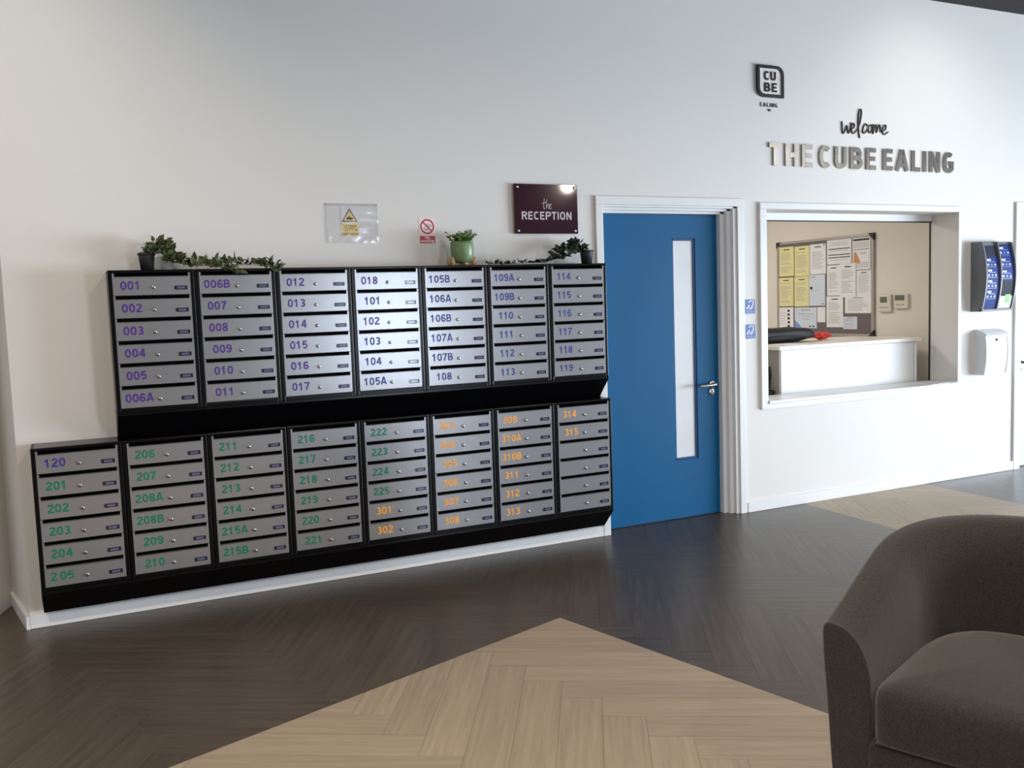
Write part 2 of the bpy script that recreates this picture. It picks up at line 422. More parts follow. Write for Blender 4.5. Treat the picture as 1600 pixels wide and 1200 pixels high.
# rest of the lobby, out of frame: glazed rear wall and glazed right side let the daylight in
GX0, GX1 = 4.05, 4.85
w = MB()
for x0,x1,z0,z1 in ((-4,GX0,0,CZ),(GX0,GX1,2.55,CZ),(GX1,11.15,0,CZ)): w.box(x0,-9.2,z0,x1,-9,z1)
struct('wall_front', w, M['rear'])
w = MB()
for y0,y1,z0,z1 in ((-9,-7.6,0,CZ),(-7.6,-1.6,2.3,CZ),(-1.6,TH,0,CZ),(-7.6,-1.6,0,.12)): w.box(11,y0,z0,11.15,y1,z1)
struct('wall_right', w, M['wall'])
struct('wall_side', MB().box(-4.15,-9.2,0,-4,.62,CZ), M['wall'])

# ------------------------------------------------------------------ blue door and its frame
fr = MB()
fr.box(DX0-.05,-.018,0,DX0+.002,0,DZ-.004,bev=.003)                    # left architrave
fr.box(DX1-.004,-.014,0,DX1+.05,0,DZ-.004,bev=.003)                    # right architrave
fr.box(DX0-.05,-.018,DZ-.004,DX1+.05,0,DZ+.05,bev=.004)               # head architrave
fr.box(DX0,.0005,0,DX0+.012,TH,DZ-.001)                                        # left lining
for k,(xa,ya) in enumerate(((DX1-.032,.0),(DX1-.062,.03),(DX1-.092,.062))):
    fr.box(xa,ya,0,xa+.032,TH,DZ,bev=.003)                            # stepped right lining
for k,(za,ya) in enumerate(((DZ-.016,.0),(DZ-.032,.03),(DZ-.048,.062))):
    fr.box(DX0,ya,za,DX1-.03*k,TH,za+.017,bev=.003)
struct('trim_1', fr, M['trim'])
d = thing('blue_door', (3.06,.1,0), 'blue painted door with a tall narrow white glass panel and lever handle', 'door')
d['kind'] = 'structure'; d.name = 'door_1'
lx0, lx1, lz0, lz1 = DX0+.014, DX1-.094, .006, DZ-.05
gx0, gx1, gz0, gz1 = 3.645, 3.832, .405, 1.893
lf = MB()
for a in ((lx0,lz0,gx0,lz1),(gx1,lz0,lx1,lz1),(gx0,lz0,gx1,gz0),(gx0,gz1,gx1,lz1)): lf.box(a[0],.1,a[1],a[2],.144,a[3])
lf.build('leaf', M['doorblue'], d)
bd = MB(); q = .014
for a in ((gx0,gz0,gx0+q,gz1),(gx1-q,gz0,gx1,gz1),(gx0,gz0,gx1,gz0+q),(gx0,gz1-q,gx1,gz1)): bd.box(a[0],.106,a[1],a[2],.13,a[3],bev=.003)
tag(bd.build('glazing_bead', M['doorbead'], d), 'dark blue bead')
tag(MB().box(gx0+.005,.116,gz0+.005,gx1-.005,.124,gz1-.005).build('glass_panel', M['frost'], d), 'white glass panel')
hd = MB(); hx, hz = 3.955, .905
hd.disc_y(hx,hz,[(.026,.1),(.026,.094),(.023,.091)])
hd.tube(spline([(hx,.095,hz),(hx,.06,hz),(hx-.012,.047,hz),(hx-.04,.045,hz-.002),(hx-.09,.045,hz-.004),(hx-.135,.047,hz-.004)],5), .0095, 10)
tag(hd.build('lever_handle', M['steel'], d), 'brushed steel lever handle')
ks = MB(); ks.disc_y(hx-.005,hz-.052,[(.026,.1),(.026,.094),(.023,.091)]); ks.disc_y(hx-.005,hz-.048,[(.006,.0915),(.006,.0905)],12,1); ks.box(hx-.008,.0905,hz-.068,hx-.002,.0915,hz-.05,1)
tag(ks.build('keyhole_cover', [M['steel'],M['keyhole']], d), 'round steel keyhole cover')

# far right door
fr = MB()
fr.box(RX0-.075,-.018,0,RX0,0,DZ,bev=.003); fr.box(RX1,-.018,0,RX1+.07,0,DZ,bev=.003); fr.box(RX0-.075,-.018,DZ,RX1+.07,0,DZ+.07,bev=.004)
fr.box(RX0,0,0,RX0+.012,TH,DZ); fr.box(RX1-.012,0,0,RX1,TH,DZ); fr.box(RX0,0,DZ-.012,RX1,TH,DZ)
struct('trim_2', fr, M['trim'])
d = thing('door_2', (7.0,.05,0), 'pale grey door beside the white post box, cut off by the right edge', 'door'); d['kind'] = 'structure'
MB().box(RX0+.014,.05,.006,RX1-.014,.094,DZ-.014).build('leaf', M['greydoor'], d)
hd = MB(); hx, hz = 7.055, .875
hd.disc_y(hx,hz,[(.025,.05),(.025,.043),(.021,.041)]); hd.tube(spline([(hx,.045,hz),(hx,.01,hz),(hx+.012,0,hz),(hx+.05,-.002,hz),(hx+.12,0,hz)],5), .0095, 10)
hd.disc_y(hx,hz-.062,[(.025,.05),(.025,.043),(.021,.041)])
tag(hd.build('lever_handle', M['keyhole'], d), 'dark lever handle')

# ------------------------------------------------------------------ reception hatch
fr = MB()
fr.box(OX0-.058,-.02,OZ0-.05,OX0,0,OZ1,bev=.003)
fr.box(OX1,-.02,OZ0,OX1+.032,0,OZ1,bev=.003)
fr.box(OX0-.058,-.02,OZ1,OX1+.032,0,OZ1+.045,bev=.005)
struct('trim_3', fr, M['trim'])
sl = MB(); sl.box(OX0+.001,-.03,OZ0-.02,OX1-.001,TH+.01,OZ0+.002,bev=.004); sl.box(OX0-.05,-.012,OZ0-.06,OX1+.03,0,OZ0-.02,bev=.003)
struct('trim_4', sl, M['trim'])
sh = MB(); sh.box(OX0,TH-.03,OZ1-.05,OX1-.012,TH,OZ1)
sh.box(OX0,TH-.032,OZ1-.058,OX1-.012,TH-.002,OZ1-.05,1); sh.box(OX1-.006,TH-.012,OZ0,OX1,TH,OZ1-.05,1)
struct('trim_5', sh, [M['trim'],M['keyhole']])

# office behind the hatch
OW = 6.30
struct('wall_office_right', MB().box(OW,TH,0,OW+.15,3.3,2.65), M['office'])
struct('wall_office_back', MB().box(2.9,3.15,0,OW,3.3,2.65), M['office'])
struct('wall_office_left', MB().box(2.75,TH,0,2.9,3.3,2.65), M['office'])
struct('ceiling_office', MB().box(2.75,TH,2.65,OW+.15,3.3,2.75), M['office'])

# reception desk: raised counter seen from its front
dk = thing('reception_desk', (5.43,.28,0), 'white reception desk with raised counter seen through the hatch', 'desk')
p = MB(); p.box(4.735,.285,0,6.105,.31,1.085); p.box(6.112,.285,0,6.142,.75,1.085)
p.build('front_panel', M['desk'], dk)
p = MB(); p.box(4.735,.31,0,4.76,.50,1.085); tag(p.build('end_panel', M['greige'], dk), 'greige end panel')
p = MB(); p.box(4.70,.262,1.088,6.175,.62,1.118,bev=.004); tag(p.build('counter_top', M['counter'], dk), 'cream counter top')
p = MB(); p.box(4.30,.50,1.09,4.72,1.0,1.116,bev=.003); p.box(4.70,.62,1.09,6.17,1.0,1.116,bev=.003); tag(p.build('rear_counter', M['counter'], dk), 'set back length of counter')
p = MB(); p.box(4.32,.60,.765,5.0,.62,1.09); tag(p.build('back_panel', M['greige'], dk), 'greige panel under the counter')
p = MB(); p.box(4.32,.28,.715,4.735,.62,.745,bev=.003); tag(p.build('worktop', M['counter'], dk), 'low worktop')
MB().box(4.34,.32,0,4.70,.60,.715).build('pedestal', M['greige'], dk)
# phone handset on the low worktop
ph = thing('telephone', (4.76,.5,.745), 'dark telephone handset on the low worktop left of the reception desk', 'telephone')
p = MB(); p.box(4.58,.34,.746,4.725,.48,.79,bev=.01); p.build('base', M['bag'], ph)
p = MB(); p.tube(spline([(4.71,.40,.80),(4.722,.40,.86),(4.722,.40,.91),(4.712,.40,.96)],5),[.016]+[.011]*14+[.016],10); p.build('handset', M['bag'], ph)

# bag, wrapper, papers on the counter
bm = bmesh.new(); bmesh.ops.create_uvsphere(bm, u_segments=28, v_segments=16, radius=1)
for v in bm.verts:
    x,y,z = v.co; e = .55
    f = lambda a: math.copysign(abs(a)**e, a)
    v.co = (5.06+.36*f(x), .72+.13*f(y), 1.1215+.056*(1+max(-1,f(z)*(1-.35*x*x)))+.006*math.sin(9*x)*math.cos(7*y))
bg = MB().bm(bm, 0, True)
bgt = thing('black_bag', (5.06,.72,1.116), 'soft black bag lying on the reception counter behind the hatch', 'bag')
bg.build('body', M['bag'], bgt)
p = MB(); p.tube(spline([(4.83,.595,1.15),(4.93,.575,1.168),(5.08,.572,1.172),(5.22,.58,1.165),(5.3,.6,1.15)],5), .006, 8); p.build('strap', M['bag'], bgt)
bm = bmesh.new(); bmesh.ops.create_icosphere(bm, subdivisions=4, radius=1)
rr = random.Random(3)
for v in bm.verts:
    x,y,z = v.co; k = 1+.16*math.sin(7*x+3*z)*math.cos(6*y)+.05*rr.uniform(-1,1)
    v.co = (5.55+.085*x*k, .72+.06*y*k, 1.153+.030*z*k)
tag(MB().bm(bm,0,False).build('snack_packet', M['redpack'], at=(5.51,.7,1.116)), 'crumpled red packet beside the black bag on the counter', 'packet')
def sheet(name, pts, z, label, group=None):
    o = MB().prism(pts,'z',z,z+.003).build(name, M['paper'], at=(pts[0][0],pts[0][1],z)); return tag(o,label,'paper',group)
sheet('paper_sheet', [(4.80,.30),(5.0,.29),(5.02,.50),(4.82,.51)], 1.118, 'white sheet lying on the counter in front of the black bag')
sheet('paper_sheet', [(5.95,-.02),(6.15,-.015),(6.14,.2),(5.93,.17)], .767, 'lower white sheet on the hatch sill by the right reveal')
sheet('paper_sheet', [(6.02,-.026),(6.235,-.02),(6.225,.14),(6.03,.12)], .7705, 'upper white sheet overlapping another on the hatch sill')

# notice board on the office side wall (plane x = OW)
BX = OW-.022
nb = thing('notice_board', (OW,1.44,1.12), 'grey felt notice board with aluminium frame covered in papers', 'notice board')
by0, by1, bz0, bz1 = .868, 2.045, 1.115, 1.985
MB().box(BX+.006,by0,bz0,OW,by1,bz1).build('felt_panel', M['cork'], nb)
p = MB()
for a in ((by0-.012,bz0-.012,by1+.012,bz0+.012),(by0-.012,bz1-.012,by1+.012,bz1+.012),(by0-.012,bz0,by0+.012,bz1),(by1-.012,bz0,by1+.012,bz1)): p.box(BX-.004,a[0],a[1],OW,a[2],a[3],bev=.003)
p.build('frame', M['alu'], nb)
for (yy,zz) in ((by0,bz0),(by0,bz1),(by1,bz0),(by1,bz1)):
    q = MB(); s1 = -1 if yy==by1 else 1; s2 = 1 if zz==bz0 else -1
    a = (yy-.014*s1, zz-.014*s2); q.prism([a,(a[0]+.06*s1,a[1]),(a[0]+.03*s1,a[1]+.03*s2),(a[0],a[1]+.06*s2)],'x',BX-.007,OW)
    q.build('corner_cap', M['keyhole'], nb)
PAP = [ # far y, near y, z low, z high, material, layout, layer, label
 (2.028,1.826,1.670,1.950,'paperyellow','text',0,'yellow sheet at the top left corner of the notice board'),
 (1.814,1.621,1.661,1.944,'paperyellow','text',0,'yellow sheet second from left in the top row of the board'),
 (2.032,1.836,1.382,1.656,'paperyellow','text',0,'yellow sheet at the left edge below the top left sheet'),
 (1.822,1.630,1.378,1.657,'paperyellow','text',0,'yellow sheet in the second row beside the grey blue page'),
 (1.614,1.413,1.673,1.949,'paper','form',0,'white form pinned between yellow sheets and the wide ruled notice'),
 (1.625,1.425,1.382,1.668,'paperblue','dot',0,'bluish page with a small dark round emblem'),
 (1.399,1.107,1.753,1.971,'paper','ruled',0,'wide white notice with three heavy black ruled lines'),
 (1.095,0.892,1.690,1.970,'paper','energy',0,'certificate with a black title bar and orange and brown pyramid'),
 (1.400,1.239,1.471,1.746,'paper','text',0,'white sheet under the wide ruled notice, partly covered'),
 (1.241,1.052,1.453,1.752,'paper','text',2,'bright white sheet overlapping its neighbours at the board centre'),
 (1.049,0.886,1.459,1.684,'paper','text',0,'white sheet under the certificate at the right edge'),
 (1.408,1.207,1.184,1.465,'paper','text',0,'long white sheet low in the middle of the board'),
 (1.182,0.883,1.310,1.460,'paper','land',1,'landscape white sheet at the lower right of the board'),
 (1.204,1.041,1.168,1.280,'paperblue','text',1,'small bluish slip at the bottom right of the papers'),
 (2.035,1.839,1.154,1.370,'paper','blocks',0,'white sheet with a column of dark blocks at the bottom left'),
 (1.820,1.532,1.172,1.368,'paperblue','cert',0,'pale certificate with teal corner in the bottom row'),
 (1.524,1.423,1.229,1.369,'paper','plain',0,'small blank white slip beside the pale certificate'),
]
pr = random.Random(11)
for (ya,yb,za,zb,mm,lay,ly,lab) in PAP:
    x = BX+.005-.0022*ly; p = MB()
    p.box(x-.0012,yb,za,x,ya,zb)
    W_ = ya-yb; H_ = zb-za
    def bar(u0,u1,v0,v1,mi=1): p.box(x-.0018,ya-u0*W_,zb-v1*H_,x-.0011,ya-u1*W_,zb-v0*H_,mi)
    if lay in ('text','form','land'):
        bar(.3,.7,.08,.11,1)
        nl = 13 if lay!='land' else 7
        for k in range(nl):
            v = .2+.7*k/nl
            if pr.random()<.12: continue
            bar(.12,pr.uniform(.6,.9),v,v+.016 if lay!='land' else v+.03,2)
        if lay=='form': bar(.85,.93,.02,.06,1); bar(.5,.54,.03,.06,1)
    elif lay=='dot':
        bar(.08,.4,.06,.09,2); bar(.06,.2,.38,.47,1); bar(.08,.6,.5,.512,2); bar(.8,.92,.93,.95,1)
    elif lay=='ruled':
        for v in (.36,.6,.71): bar(.06,.94,v,v+.035,1)
        for v in (.12,.2,.45,.82): bar(.15,.85,v,v+.02,2)
    elif lay=='energy':
        bar(.04,.94,.04,.10,1); bar(.06,.92,.36,.375,1); bar(.06,.92,.79,.8,1)
        for v in (.16,.22,.28,.84,.9): bar(.06,.9,v,v+.02,2)
        bar(.45,.75,.48,.51,2)
        p.prism([(ya-.06*W_,zb-.78*H_),(ya-.46*W_,zb-.78*H_),(ya-.2*W_,zb-.45*H_),(ya-.08*W_,zb-.45*H_)],'x',x-.0018,x-.0011,3)
    elif lay=='blocks':
        for k in range(5): bar(.6,.75,.1+.17*k,.2+.17*k,1)
        for k in range(6): bar(.08,.45,.12+.12*k,.135+.12*k,2)
    elif lay=='cert':
        bar(.3,.7,.1,.16,2); bar(.15,.85,.3,.33,2); bar(.3,.7,.42,.45,2); bar(.35,.65,.55,.58,2)
        p.prism([(ya,zb-H_),(ya-.35*W_,zb-H_),(ya-.1*W_,zb-.7*H_),(ya,zb-.6*H_)],'x',x-.0018,x-.0011,4)
        bar(.66,.74,.88,.94,1); bar(.82,.9,.88,.94,1)
    o = p.build('pinned_paper', [M[mm],M['ink'],M['inkgrey'],M['energy'],M['bluepale']], at=(x,ya,za))
    tag(o, lab, 'paper', 'papers pinned to the office notice board')
for (ya,yb,za,zb,lab,sz) in ((.804,.668,1.32,1.464,'ivory wall thermostat nearer the notice board',(.2,.72,.55,.88)),(.634,.496,1.347,1.471,'ivory wall thermostat nearer the shutter guide',(.1,.8,.55,.9))):
    tt = thing('thermostat', (OW,(ya+yb)/2,za), lab, 'thermostat', 'thermostats on the office wall')
    MB().box(OW-.028,yb,za,OW,ya,zb,bev=.006).build('case', M['thermo'], tt)
    W_ = ya-yb; H_ = zb-za
    MB().box(OW-.030,ya-sz[0]*W_,za+sz[2]*H_,OW-.027,ya-sz[1]*W_,za+sz[3]*H_).build('screen', M['screen'], tt)
    p = MB()
    for k in range(4): p.box(OW-.0305,ya-(.18+.17*k)*W_,za+.22*H_,OW-.027,ya-(.27+.17*k)*W_,za+.3*H_)
    p.build('button_row', M['greige'], tt)

# ================================================================== MAILBOX BANKS
BW, BH, BF = .3948, .6861, -.2
FB, ROW, SIL, TOPB = .021, .1082, .0897, .0152
DW = BW-2*FB
def body_mesh():
    m = MB(); g = .0012
    m.box(g,BF,0,FB-.001,0,BH,bev=.004); m.box(BW-FB+.001,BF,0,BW-g,0,BH,bev=.004)
    m.box(g,BF-.001,BH-TOPB,BW-g,0,BH,bev=.004); m.box(FB-.002,BF,0,BW-FB+.002,0,.021,bev=.002)
    m.box(FB-.002,-.012,.02,BW-FB+.002,-.002,BH-TOPB,1)
    for k in range(6):
        zt = BH-TOPB-ROW*(k+1)
        m.box(FB-.002,BF+.004,zt-.0012,BW-FB+.002,-.01,zt+.0012,1)
    return m.mesh('body', [M['black'],M['cavity']])
def base_mesh(y1, dz):
    m = MB(); g = .0008
    m.prism([(0,0),(BF+.004,0),(BF+.003,-.012),(y1,-dz+.004),(y1+.004,-dz),(0,-dz)], 'x', g, BW-g)
    return m.mesh('sloped_base', M['black'])
def door_mesh():
    m = MB(); s = ROW-SIL-.0024; e = .0085
    m.prism([(0,0),(DW,0),(DW,SIL+s),(DW-e,SIL+s),(DW-e,SIL),(e,SIL),(e,SIL+s),(0,SIL+s)], 'y', -.0025, .0015)
    m.box(e,-.0025,SIL-.004,DW-e,.012,SIL)      # folded lip of the letter slot
    return m.mesh('mailbox_door', M['silver'])
def lock_mesh():
    m = MB(); m.disc_y(0,0,[(.0088,0),(.0088,-.004),(.0075,-.0062),(.003,-.0066)],20)
    m.box(-.0012,-.0071,-.0042,.0012,-.0064,.0042,1)
    return m.mesh('lock', [M['chrome'],M['keyhole']])
def plate_mesh():
    m = MB(); m.box(-.030,-.0028,-.0095,.030,0,.0095,0,bev=.0012)
    m.box(-.019,-.0033,-.0055,.019,-.0026,.0055,1)
    return m.mesh('name_plate', [M['plate'],M['window_insert']])
ME = dict(body=body_mesh(), up=base_mesh(-.09,.1325), lo=base_mesh(-.09,.128), door=door_mesh(), lock=lock_mesh(), plate=plate_mesh())
NH = .041
def number_mesh(txt, lockx):
    m = MB(); wd = .178; sp = .075; narrow = 1.18
    x = .033
    if len(txt) == 4: x = .021
    elif txt in ('101','011','010','009','210','209','221'): x = .045
    elif txt in ('301','302','305','306','307','308','108','110','111','112','113','315'): x = .043
    if txt == '205':
        x = write(m,'2',.024,0,NH,wd,sp,narrow); write(m,'05',x+.009,0,NH,wd,sp,narrow)
    else: write(m, txt, x, 0, NH, wd, sp, narrow)
    return m
def child(name, me, par, loc, label=None):
    o = bpy.data.objects.new(name, me); COL.objects.link(o); o.parent = par; o.location = loc
    if label: o['label'] = label
    return o
cname = {'purple':'purple','indigo':'indigo','green':'green','orange':'orange'}
def colour(t):
    return 'purple' if t[0]=='0' else 'indigo' if t[0]=='1' else 'green' if t[0]=='2' else 'orange'
def bank(x, z, nums, upper, label):
    r = thing('mailbox_bank', (x,0,z), label, 'mailboxes', 'silver mailbox banks of the upper row' if upper else 'silver mailbox banks of the lower row')
    child('body', ME['body'], r, (0,0,0), 'black steel carcass')
    child('sloped_base', ME['up' if upper else 'lo'], r, (0,0,0), 'black sloping base')
    for k,t in enumerate(nums):
        zt = BH-TOPB-ROW*(k+1)+.0024
        dr = child('mailbox_door', ME['door'], r, (FB,BF,zt))
        if t:
            c = colour(t)
            child('number', number_mesh(t,0).mesh('number',M[c]), dr, (0,-.0026,.0265), '%s number %s' % (c,t))
        lx = DW*.508+random.uniform(-.003,.003)
        
        lk = child('lock', ME['lock'], dr, (lx,-.0025,SIL*.40)); lk.rotation_euler = (0,random.uniform(-.9,.9),0)
        child('name_plate', ME['plate'], dr, (DW*.872,-.0025,SIL*.36))
    return r
X0U, X0L, ZU, ZL = .1839, -.1993, 1.0385, .2199
UP = [('001','002','003','004','005','006A'),('006B','007','008','009','010','011'),('012','013','014','015','016','017'),('018','101','102','103','104','105A'),
      ('105B','106A','106B','107A','107B','108'),('109A','109B','110','111','112','113'),('114','115','116','117','118','119')]
LO = [('120','201','202','203','204','205'),('206','207','208A','208B','209','210'),('211','212','213','214','215A','215B'),('216','217','218','219','220','221'),
      ('222','223','224','225','301','302'),('303','304','305','306','307','308'),('309','310A','310B','311','312','313'),('314','315','','','','')]
ULAB = ['upper bank of silver mailboxes with purple numbers 001 to 006A, under a black pot',
 'upper bank of silver mailboxes with purple numbers 006B to 011, vine hanging over its top',
 'upper bank of six silver mailboxes with purple numbers 012 to 017',
 'upper bank of silver mailboxes numbered 018 and 101 to 105A, bright sheen across its doors',
 'upper bank of silver mailboxes numbered 105B to 108, under the green plant pot',
 'upper bank of silver mailboxes with indigo numbers 109A to 113',
 'upper bank of silver mailboxes with indigo numbers 114 to 119, next to the blue door']
LLAB = ['lower bank of silver mailboxes numbered 120 and 201 to 205, at the wall corner',
 'lower bank of six silver mailboxes with green numbers 206 to 210',
 'lower bank of six silver mailboxes with green numbers 211 to 215B',
 'lower bank of six silver mailboxes with green numbers 216 to 221',
 'lower bank of silver mailboxes with green 222 to 225 above two orange numbers',
 'lower bank of silver mailboxes with six orange numbers from 303 to 308',
 'lower bank of silver mailboxes with orange numbers 309 to 313 between two orange banks',
 'lower bank with two orange numbers above four blank mailbox doors, next to the blue door']
for i,n in enumerate(UP): bank(X0U+i*BW, ZU, n, True, ULAB[i])
for i,n in enumerate(LO): bank(X0L+i*BW, ZL, n, False, LLAB[i])
TOPU = ZU+BH

# ================================================================== PLANTS ON TOP OF THE BANKS
def pot_black(th, x, y, z, r0, r1, h):
    m = MB(); m.lathe([(r0,z),(r1-.004,z+h-.012),(r1-.004,z+h-.01),(r1,z+h-.009),(r1,z+h),(r1-.004,z+h),(r1-.005,z+h-.012),(.001,z+h-.014)],x,y,28)
    m.build('pot', M['potblack'], th)
    MB().lathe([(r1-.008,z+h-.016),(r1-.008,z+h-.011),(.001,z+h-.008)],x,y,20).build('soil', M['soil'], th)
def vine(th, paths, seed, mleaf, dens, L, spread, up=.5):
    rg = random.Random(seed); st = MB(); lv = MB()
    for path in paths:
        P = spline(path, 8); st.tube(P, .0016, 5)
        for i in range(len(P)-1):
            for k in range(dens):
                t = rg.random(); p = Vector(P[i]).lerp(Vector(P[i+1]),t)
                d = Vector((rg.uniform(-1,1),rg.uniform(-1,.6),rg.uniform(-.25,1)*up+.15)).normalized()
                base = p+d*rg.uniform(.002,spread)
                l = L*rg.uniform(.6,1.15)
                if base.z+d.z*l < TOPU+.003 and base.y > BF-.004:
                    d.z = abs(d.z)+.1; base.z = max(base.z, TOPU+.006)
                st.tube([p, base], .0008, 4)
                nrm = Vector((rg.uniform(-1,1),rg.uniform(-1.4,.2),rg.uniform(-.2,1)))
                lv.leaf(base, d, nrm, l, l*.62)
    st.build('stems', M['stem'], th); f = lv.build('foliage', mleaf, th, fix=False); return f
T0 = TOPU
pl = thing('trailing_plant', (.372,-.1,T0), 'trailing ivy in a small black pot above mailbox 001', 'plant', 'potted plants on the mailboxes')
pot_black(pl,.372,-.1,T0,.03,.042,.085)
vine(pl, [[(.372,-.1,T0+.075),(.41,-.11,T0+.13),(.46,-.12,T0+.125),(.50,-.13,T0+.07),(.54,-.14,T0+.03)],
          [(.38,-.1,T0+.075),(.43,-.09,T0+.12),(.48,-.1,T0+.09),(.52,-.12,T0+.05)],
          [(.39,-.11,T0+.075),(.42,-.13,T0+.10),(.45,-.14,T0+.07),(.49,-.15,T0+.03)]], 5, M['leafdark'], 2, .040, .024)
f = vine(pl, [[(.50,-.13,T0+.06),(.56,-.14,T0+.035),(.64,-.15,T0+.02),(.74,-.15,T0+.022),(.84,-.15,T0+.02),(.92,-.16,T0+.016),(.99,-.17,T0+.008)],
          [(.5,-.13,T0+.04),(.58,-.17,T0+.018),(.66,-.185,T0+.02),(.72,-.195,T0+.012),(.76,-.212,T0-.012),(.77,-.214,T0-.022)],
          [(.56,-.14,T0+.03),(.66,-.12,T0+.03),(.76,-.13,T0+.035),(.86,-.14,T0+.025)],
          [(.9,-.17,T0+.012),(.96,-.195,T0+.012),(.985,-.21,T0-.004),(.99,-.214,T0-.02)]], 9, M['leafdark'], 1, .046, .018, .8)
pr_ = thing('trailing_plant', (2.868,-.1,T0), 'trailing dark ivy in a small black pot above mailbox 114', 'plant', 'potted plants on the mailboxes')
pot_black(pr_,2.872,-.1,T0,.032,.044,.083)
vine(pr_, [[(2.86,-.1,T0+.075),(2.82,-.11,T0+.115),(2.76,-.12,T0+.105),(2.70,-.13,T0+.06),(2.66,-.14,T0+.03)],
           [(2.86,-.1,T0+.075),(2.80,-.09,T0+.125),(2.74,-.1,T0+.10),(2.68,-.12,T0+.07),(2.62,-.13,T0+.03)],
           [(2.85,-.11,T0+.07),(2.78,-.13,T0+.09),(2.72,-.14,T0+.05)]], 15, M['leafdeep'], 2, .042, .024)
vine(pr_, [[(2.70,-.13,T0+.05),(2.62,-.14,T0+.03),(2.52,-.15,T0+.014),(2.42,-.15,T0+.010),(2.3,-.15,T0+.006),(2.19,-.15,T0+.008)],
           [(2.68,-.13,T0+.04),(2.58,-.15,T0+.02),(2.5,-.16,T0+.01)]], 19, M['leafdeep'], 2, .032, .012, .3)
gp = thing('potted_plant', (2.054,-.1,T0), 'green glazed pot plant on a wooden stand between the two ivies', 'plant', 'potted plants on the mailboxes')
gx, gy = 2.054, -.1
MB().lathe([(.030,T0+.016),(.048,T0+.022),(.060,T0+.04),(.0655,T0+.062),(.0675,T0+.09),(.0665,T0+.122),(.0645,T0+.1365),(.061,T0+.1365),(.060,T0+.124),(.001,T0+.122)],gx,gy,36).build('pot', M['potgreen'], gp)
MB().lathe([(.058,T0+.1225),(.03,T0+.127),(.001,T0+.128)],gx,gy,20).build('soil', M['soil'], gp)
st = MB()
for k in range(4):
    a = (.3,PI-.3,PI+.3,-.3)[k]; ca,sa = math.cos(a),math.sin(a)
    st.tube([(gx+.066*ca,gy+.066*sa,T0),(gx+.069*ca,gy+.069*sa,T0+.025),(gx+.073*ca,gy+.073*sa,T0+.05)],[.012,.010,.007],8)
st.box(gx-.062,gy-.008,T0+.005,gx+.062,gy+.008,T0+.016); st.box(gx-.008,gy-.062,T0+.005,gx+.008,gy+.062,T0+.016)
tag(st.build('stand', M['wood'], gp), 'pale wooden stand')
lv = MB(); ss = MB(); rg = random.Random(4)
for k in range(60):
    a = rg.uniform(0,2*PI); rad = rg.uniform(0,.045); b0 = Vector((gx+rad*math.cos(a),gy+rad*math.sin(a),T0+.125))
    tip = b0+Vector((math.cos(a)*rg.uniform(.005,.058),math.sin(a)*rg.uniform(.005,.04),rg.uniform(.02,.07)))
    ss.tube([b0,b0.lerp(tip,.5)+Vector((0,0,.006)),tip],.0009,4)
    for j in range(7):
        c = b0.lerp(tip,rg.uniform(.25,1)); d = Vector((rg.uniform(-1,1),rg.uniform(-1,1),rg.uniform(-.3,.9)))
        lv.leaf(c,d,(rg.uniform(-.6,.6),-1,rg.uniform(0,1)),rg.uniform(.012,.021),.013)
lv.build('foliage', M['leafbright'], gp, fix=False)
fl = MB()
for k in range(16):
    tip = Vector((gx+rg.uniform(-.02,.085),gy+rg.uniform(-.04,.03),T0+rg.uniform(.155,.205)))
    ss.tube([(gx+rg.uniform(-.02,.03),gy,T0+.127),tip],.0008,4)
    for j in range(3): fl.leaf(tip,(rg.uniform(-1,1),rg.uniform(-1,1),rg.uniform(0,1)),(0,-1,.4),.009,.007)
ss.build('stems', M['stem'], gp); tag(fl.build('flowers', M['flower'], gp, fix=False), 'tiny lilac flowers')

# ================================================================== SIGNS ON THE WALL
# CCTV notice in a clear wallet
cs = thing('cctv_sign', (1.447,-.002,1.86), 'yellow camera warning sign in a clear plastic wallet taped to the wall', 'sign')
m = MB(); m.box(1.298,-.004,1.863,1.595,-.0028,2.078); m.box(1.298,-.0045,2.066,1.595,-.003,2.078); m.box(1.298,-.0045,1.863,1.304,-.003,2.078); m.box(1.589,-.0045,1.863,1.595,-.003,2.078)
m.build('plastic_wallet', M['clear'], cs)
m = MB(); m.box(1.386,-.002,1.895,1.482,-.0005,2.058); m.build('white_card', M['paper'], cs)
m = MB(); tx, tz = 1.434, 1.978
m.prism([(tx-.046,tz),(tx+.046,tz),(tx,tz+.076)],'y',-.0024,-.0019,1)
m.prism([(tx-.034,tz+.007),(tx+.034,tz+.007),(tx,tz+.062)],'y',-.0026,-.0023,0)
m.prism([(tx-.017,tz+.013),(tx+.016,tz+.012),(tx+.019,tz+.022),(tx-.006,tz+.03),(tx-.017,tz+.026)],'y',-.0028,-.0025,1)
m.box(tx-.0015,-.0028,tz+.026,tx+.0015,-.0025,tz+.04,1)
m.box(tx-.048,-.0024,tz-.078,tx+.048,-.0019,tz-.006,0)
for k,l in enumerate(('24 hour','CCTV in','operation')):
    v,f = small_text(l,.024,tx,tz-.028-.021*k,-.0026,.02); m.add(v,f,1)
m.build('warning_print', [M['yellow'],M['ink']], cs)
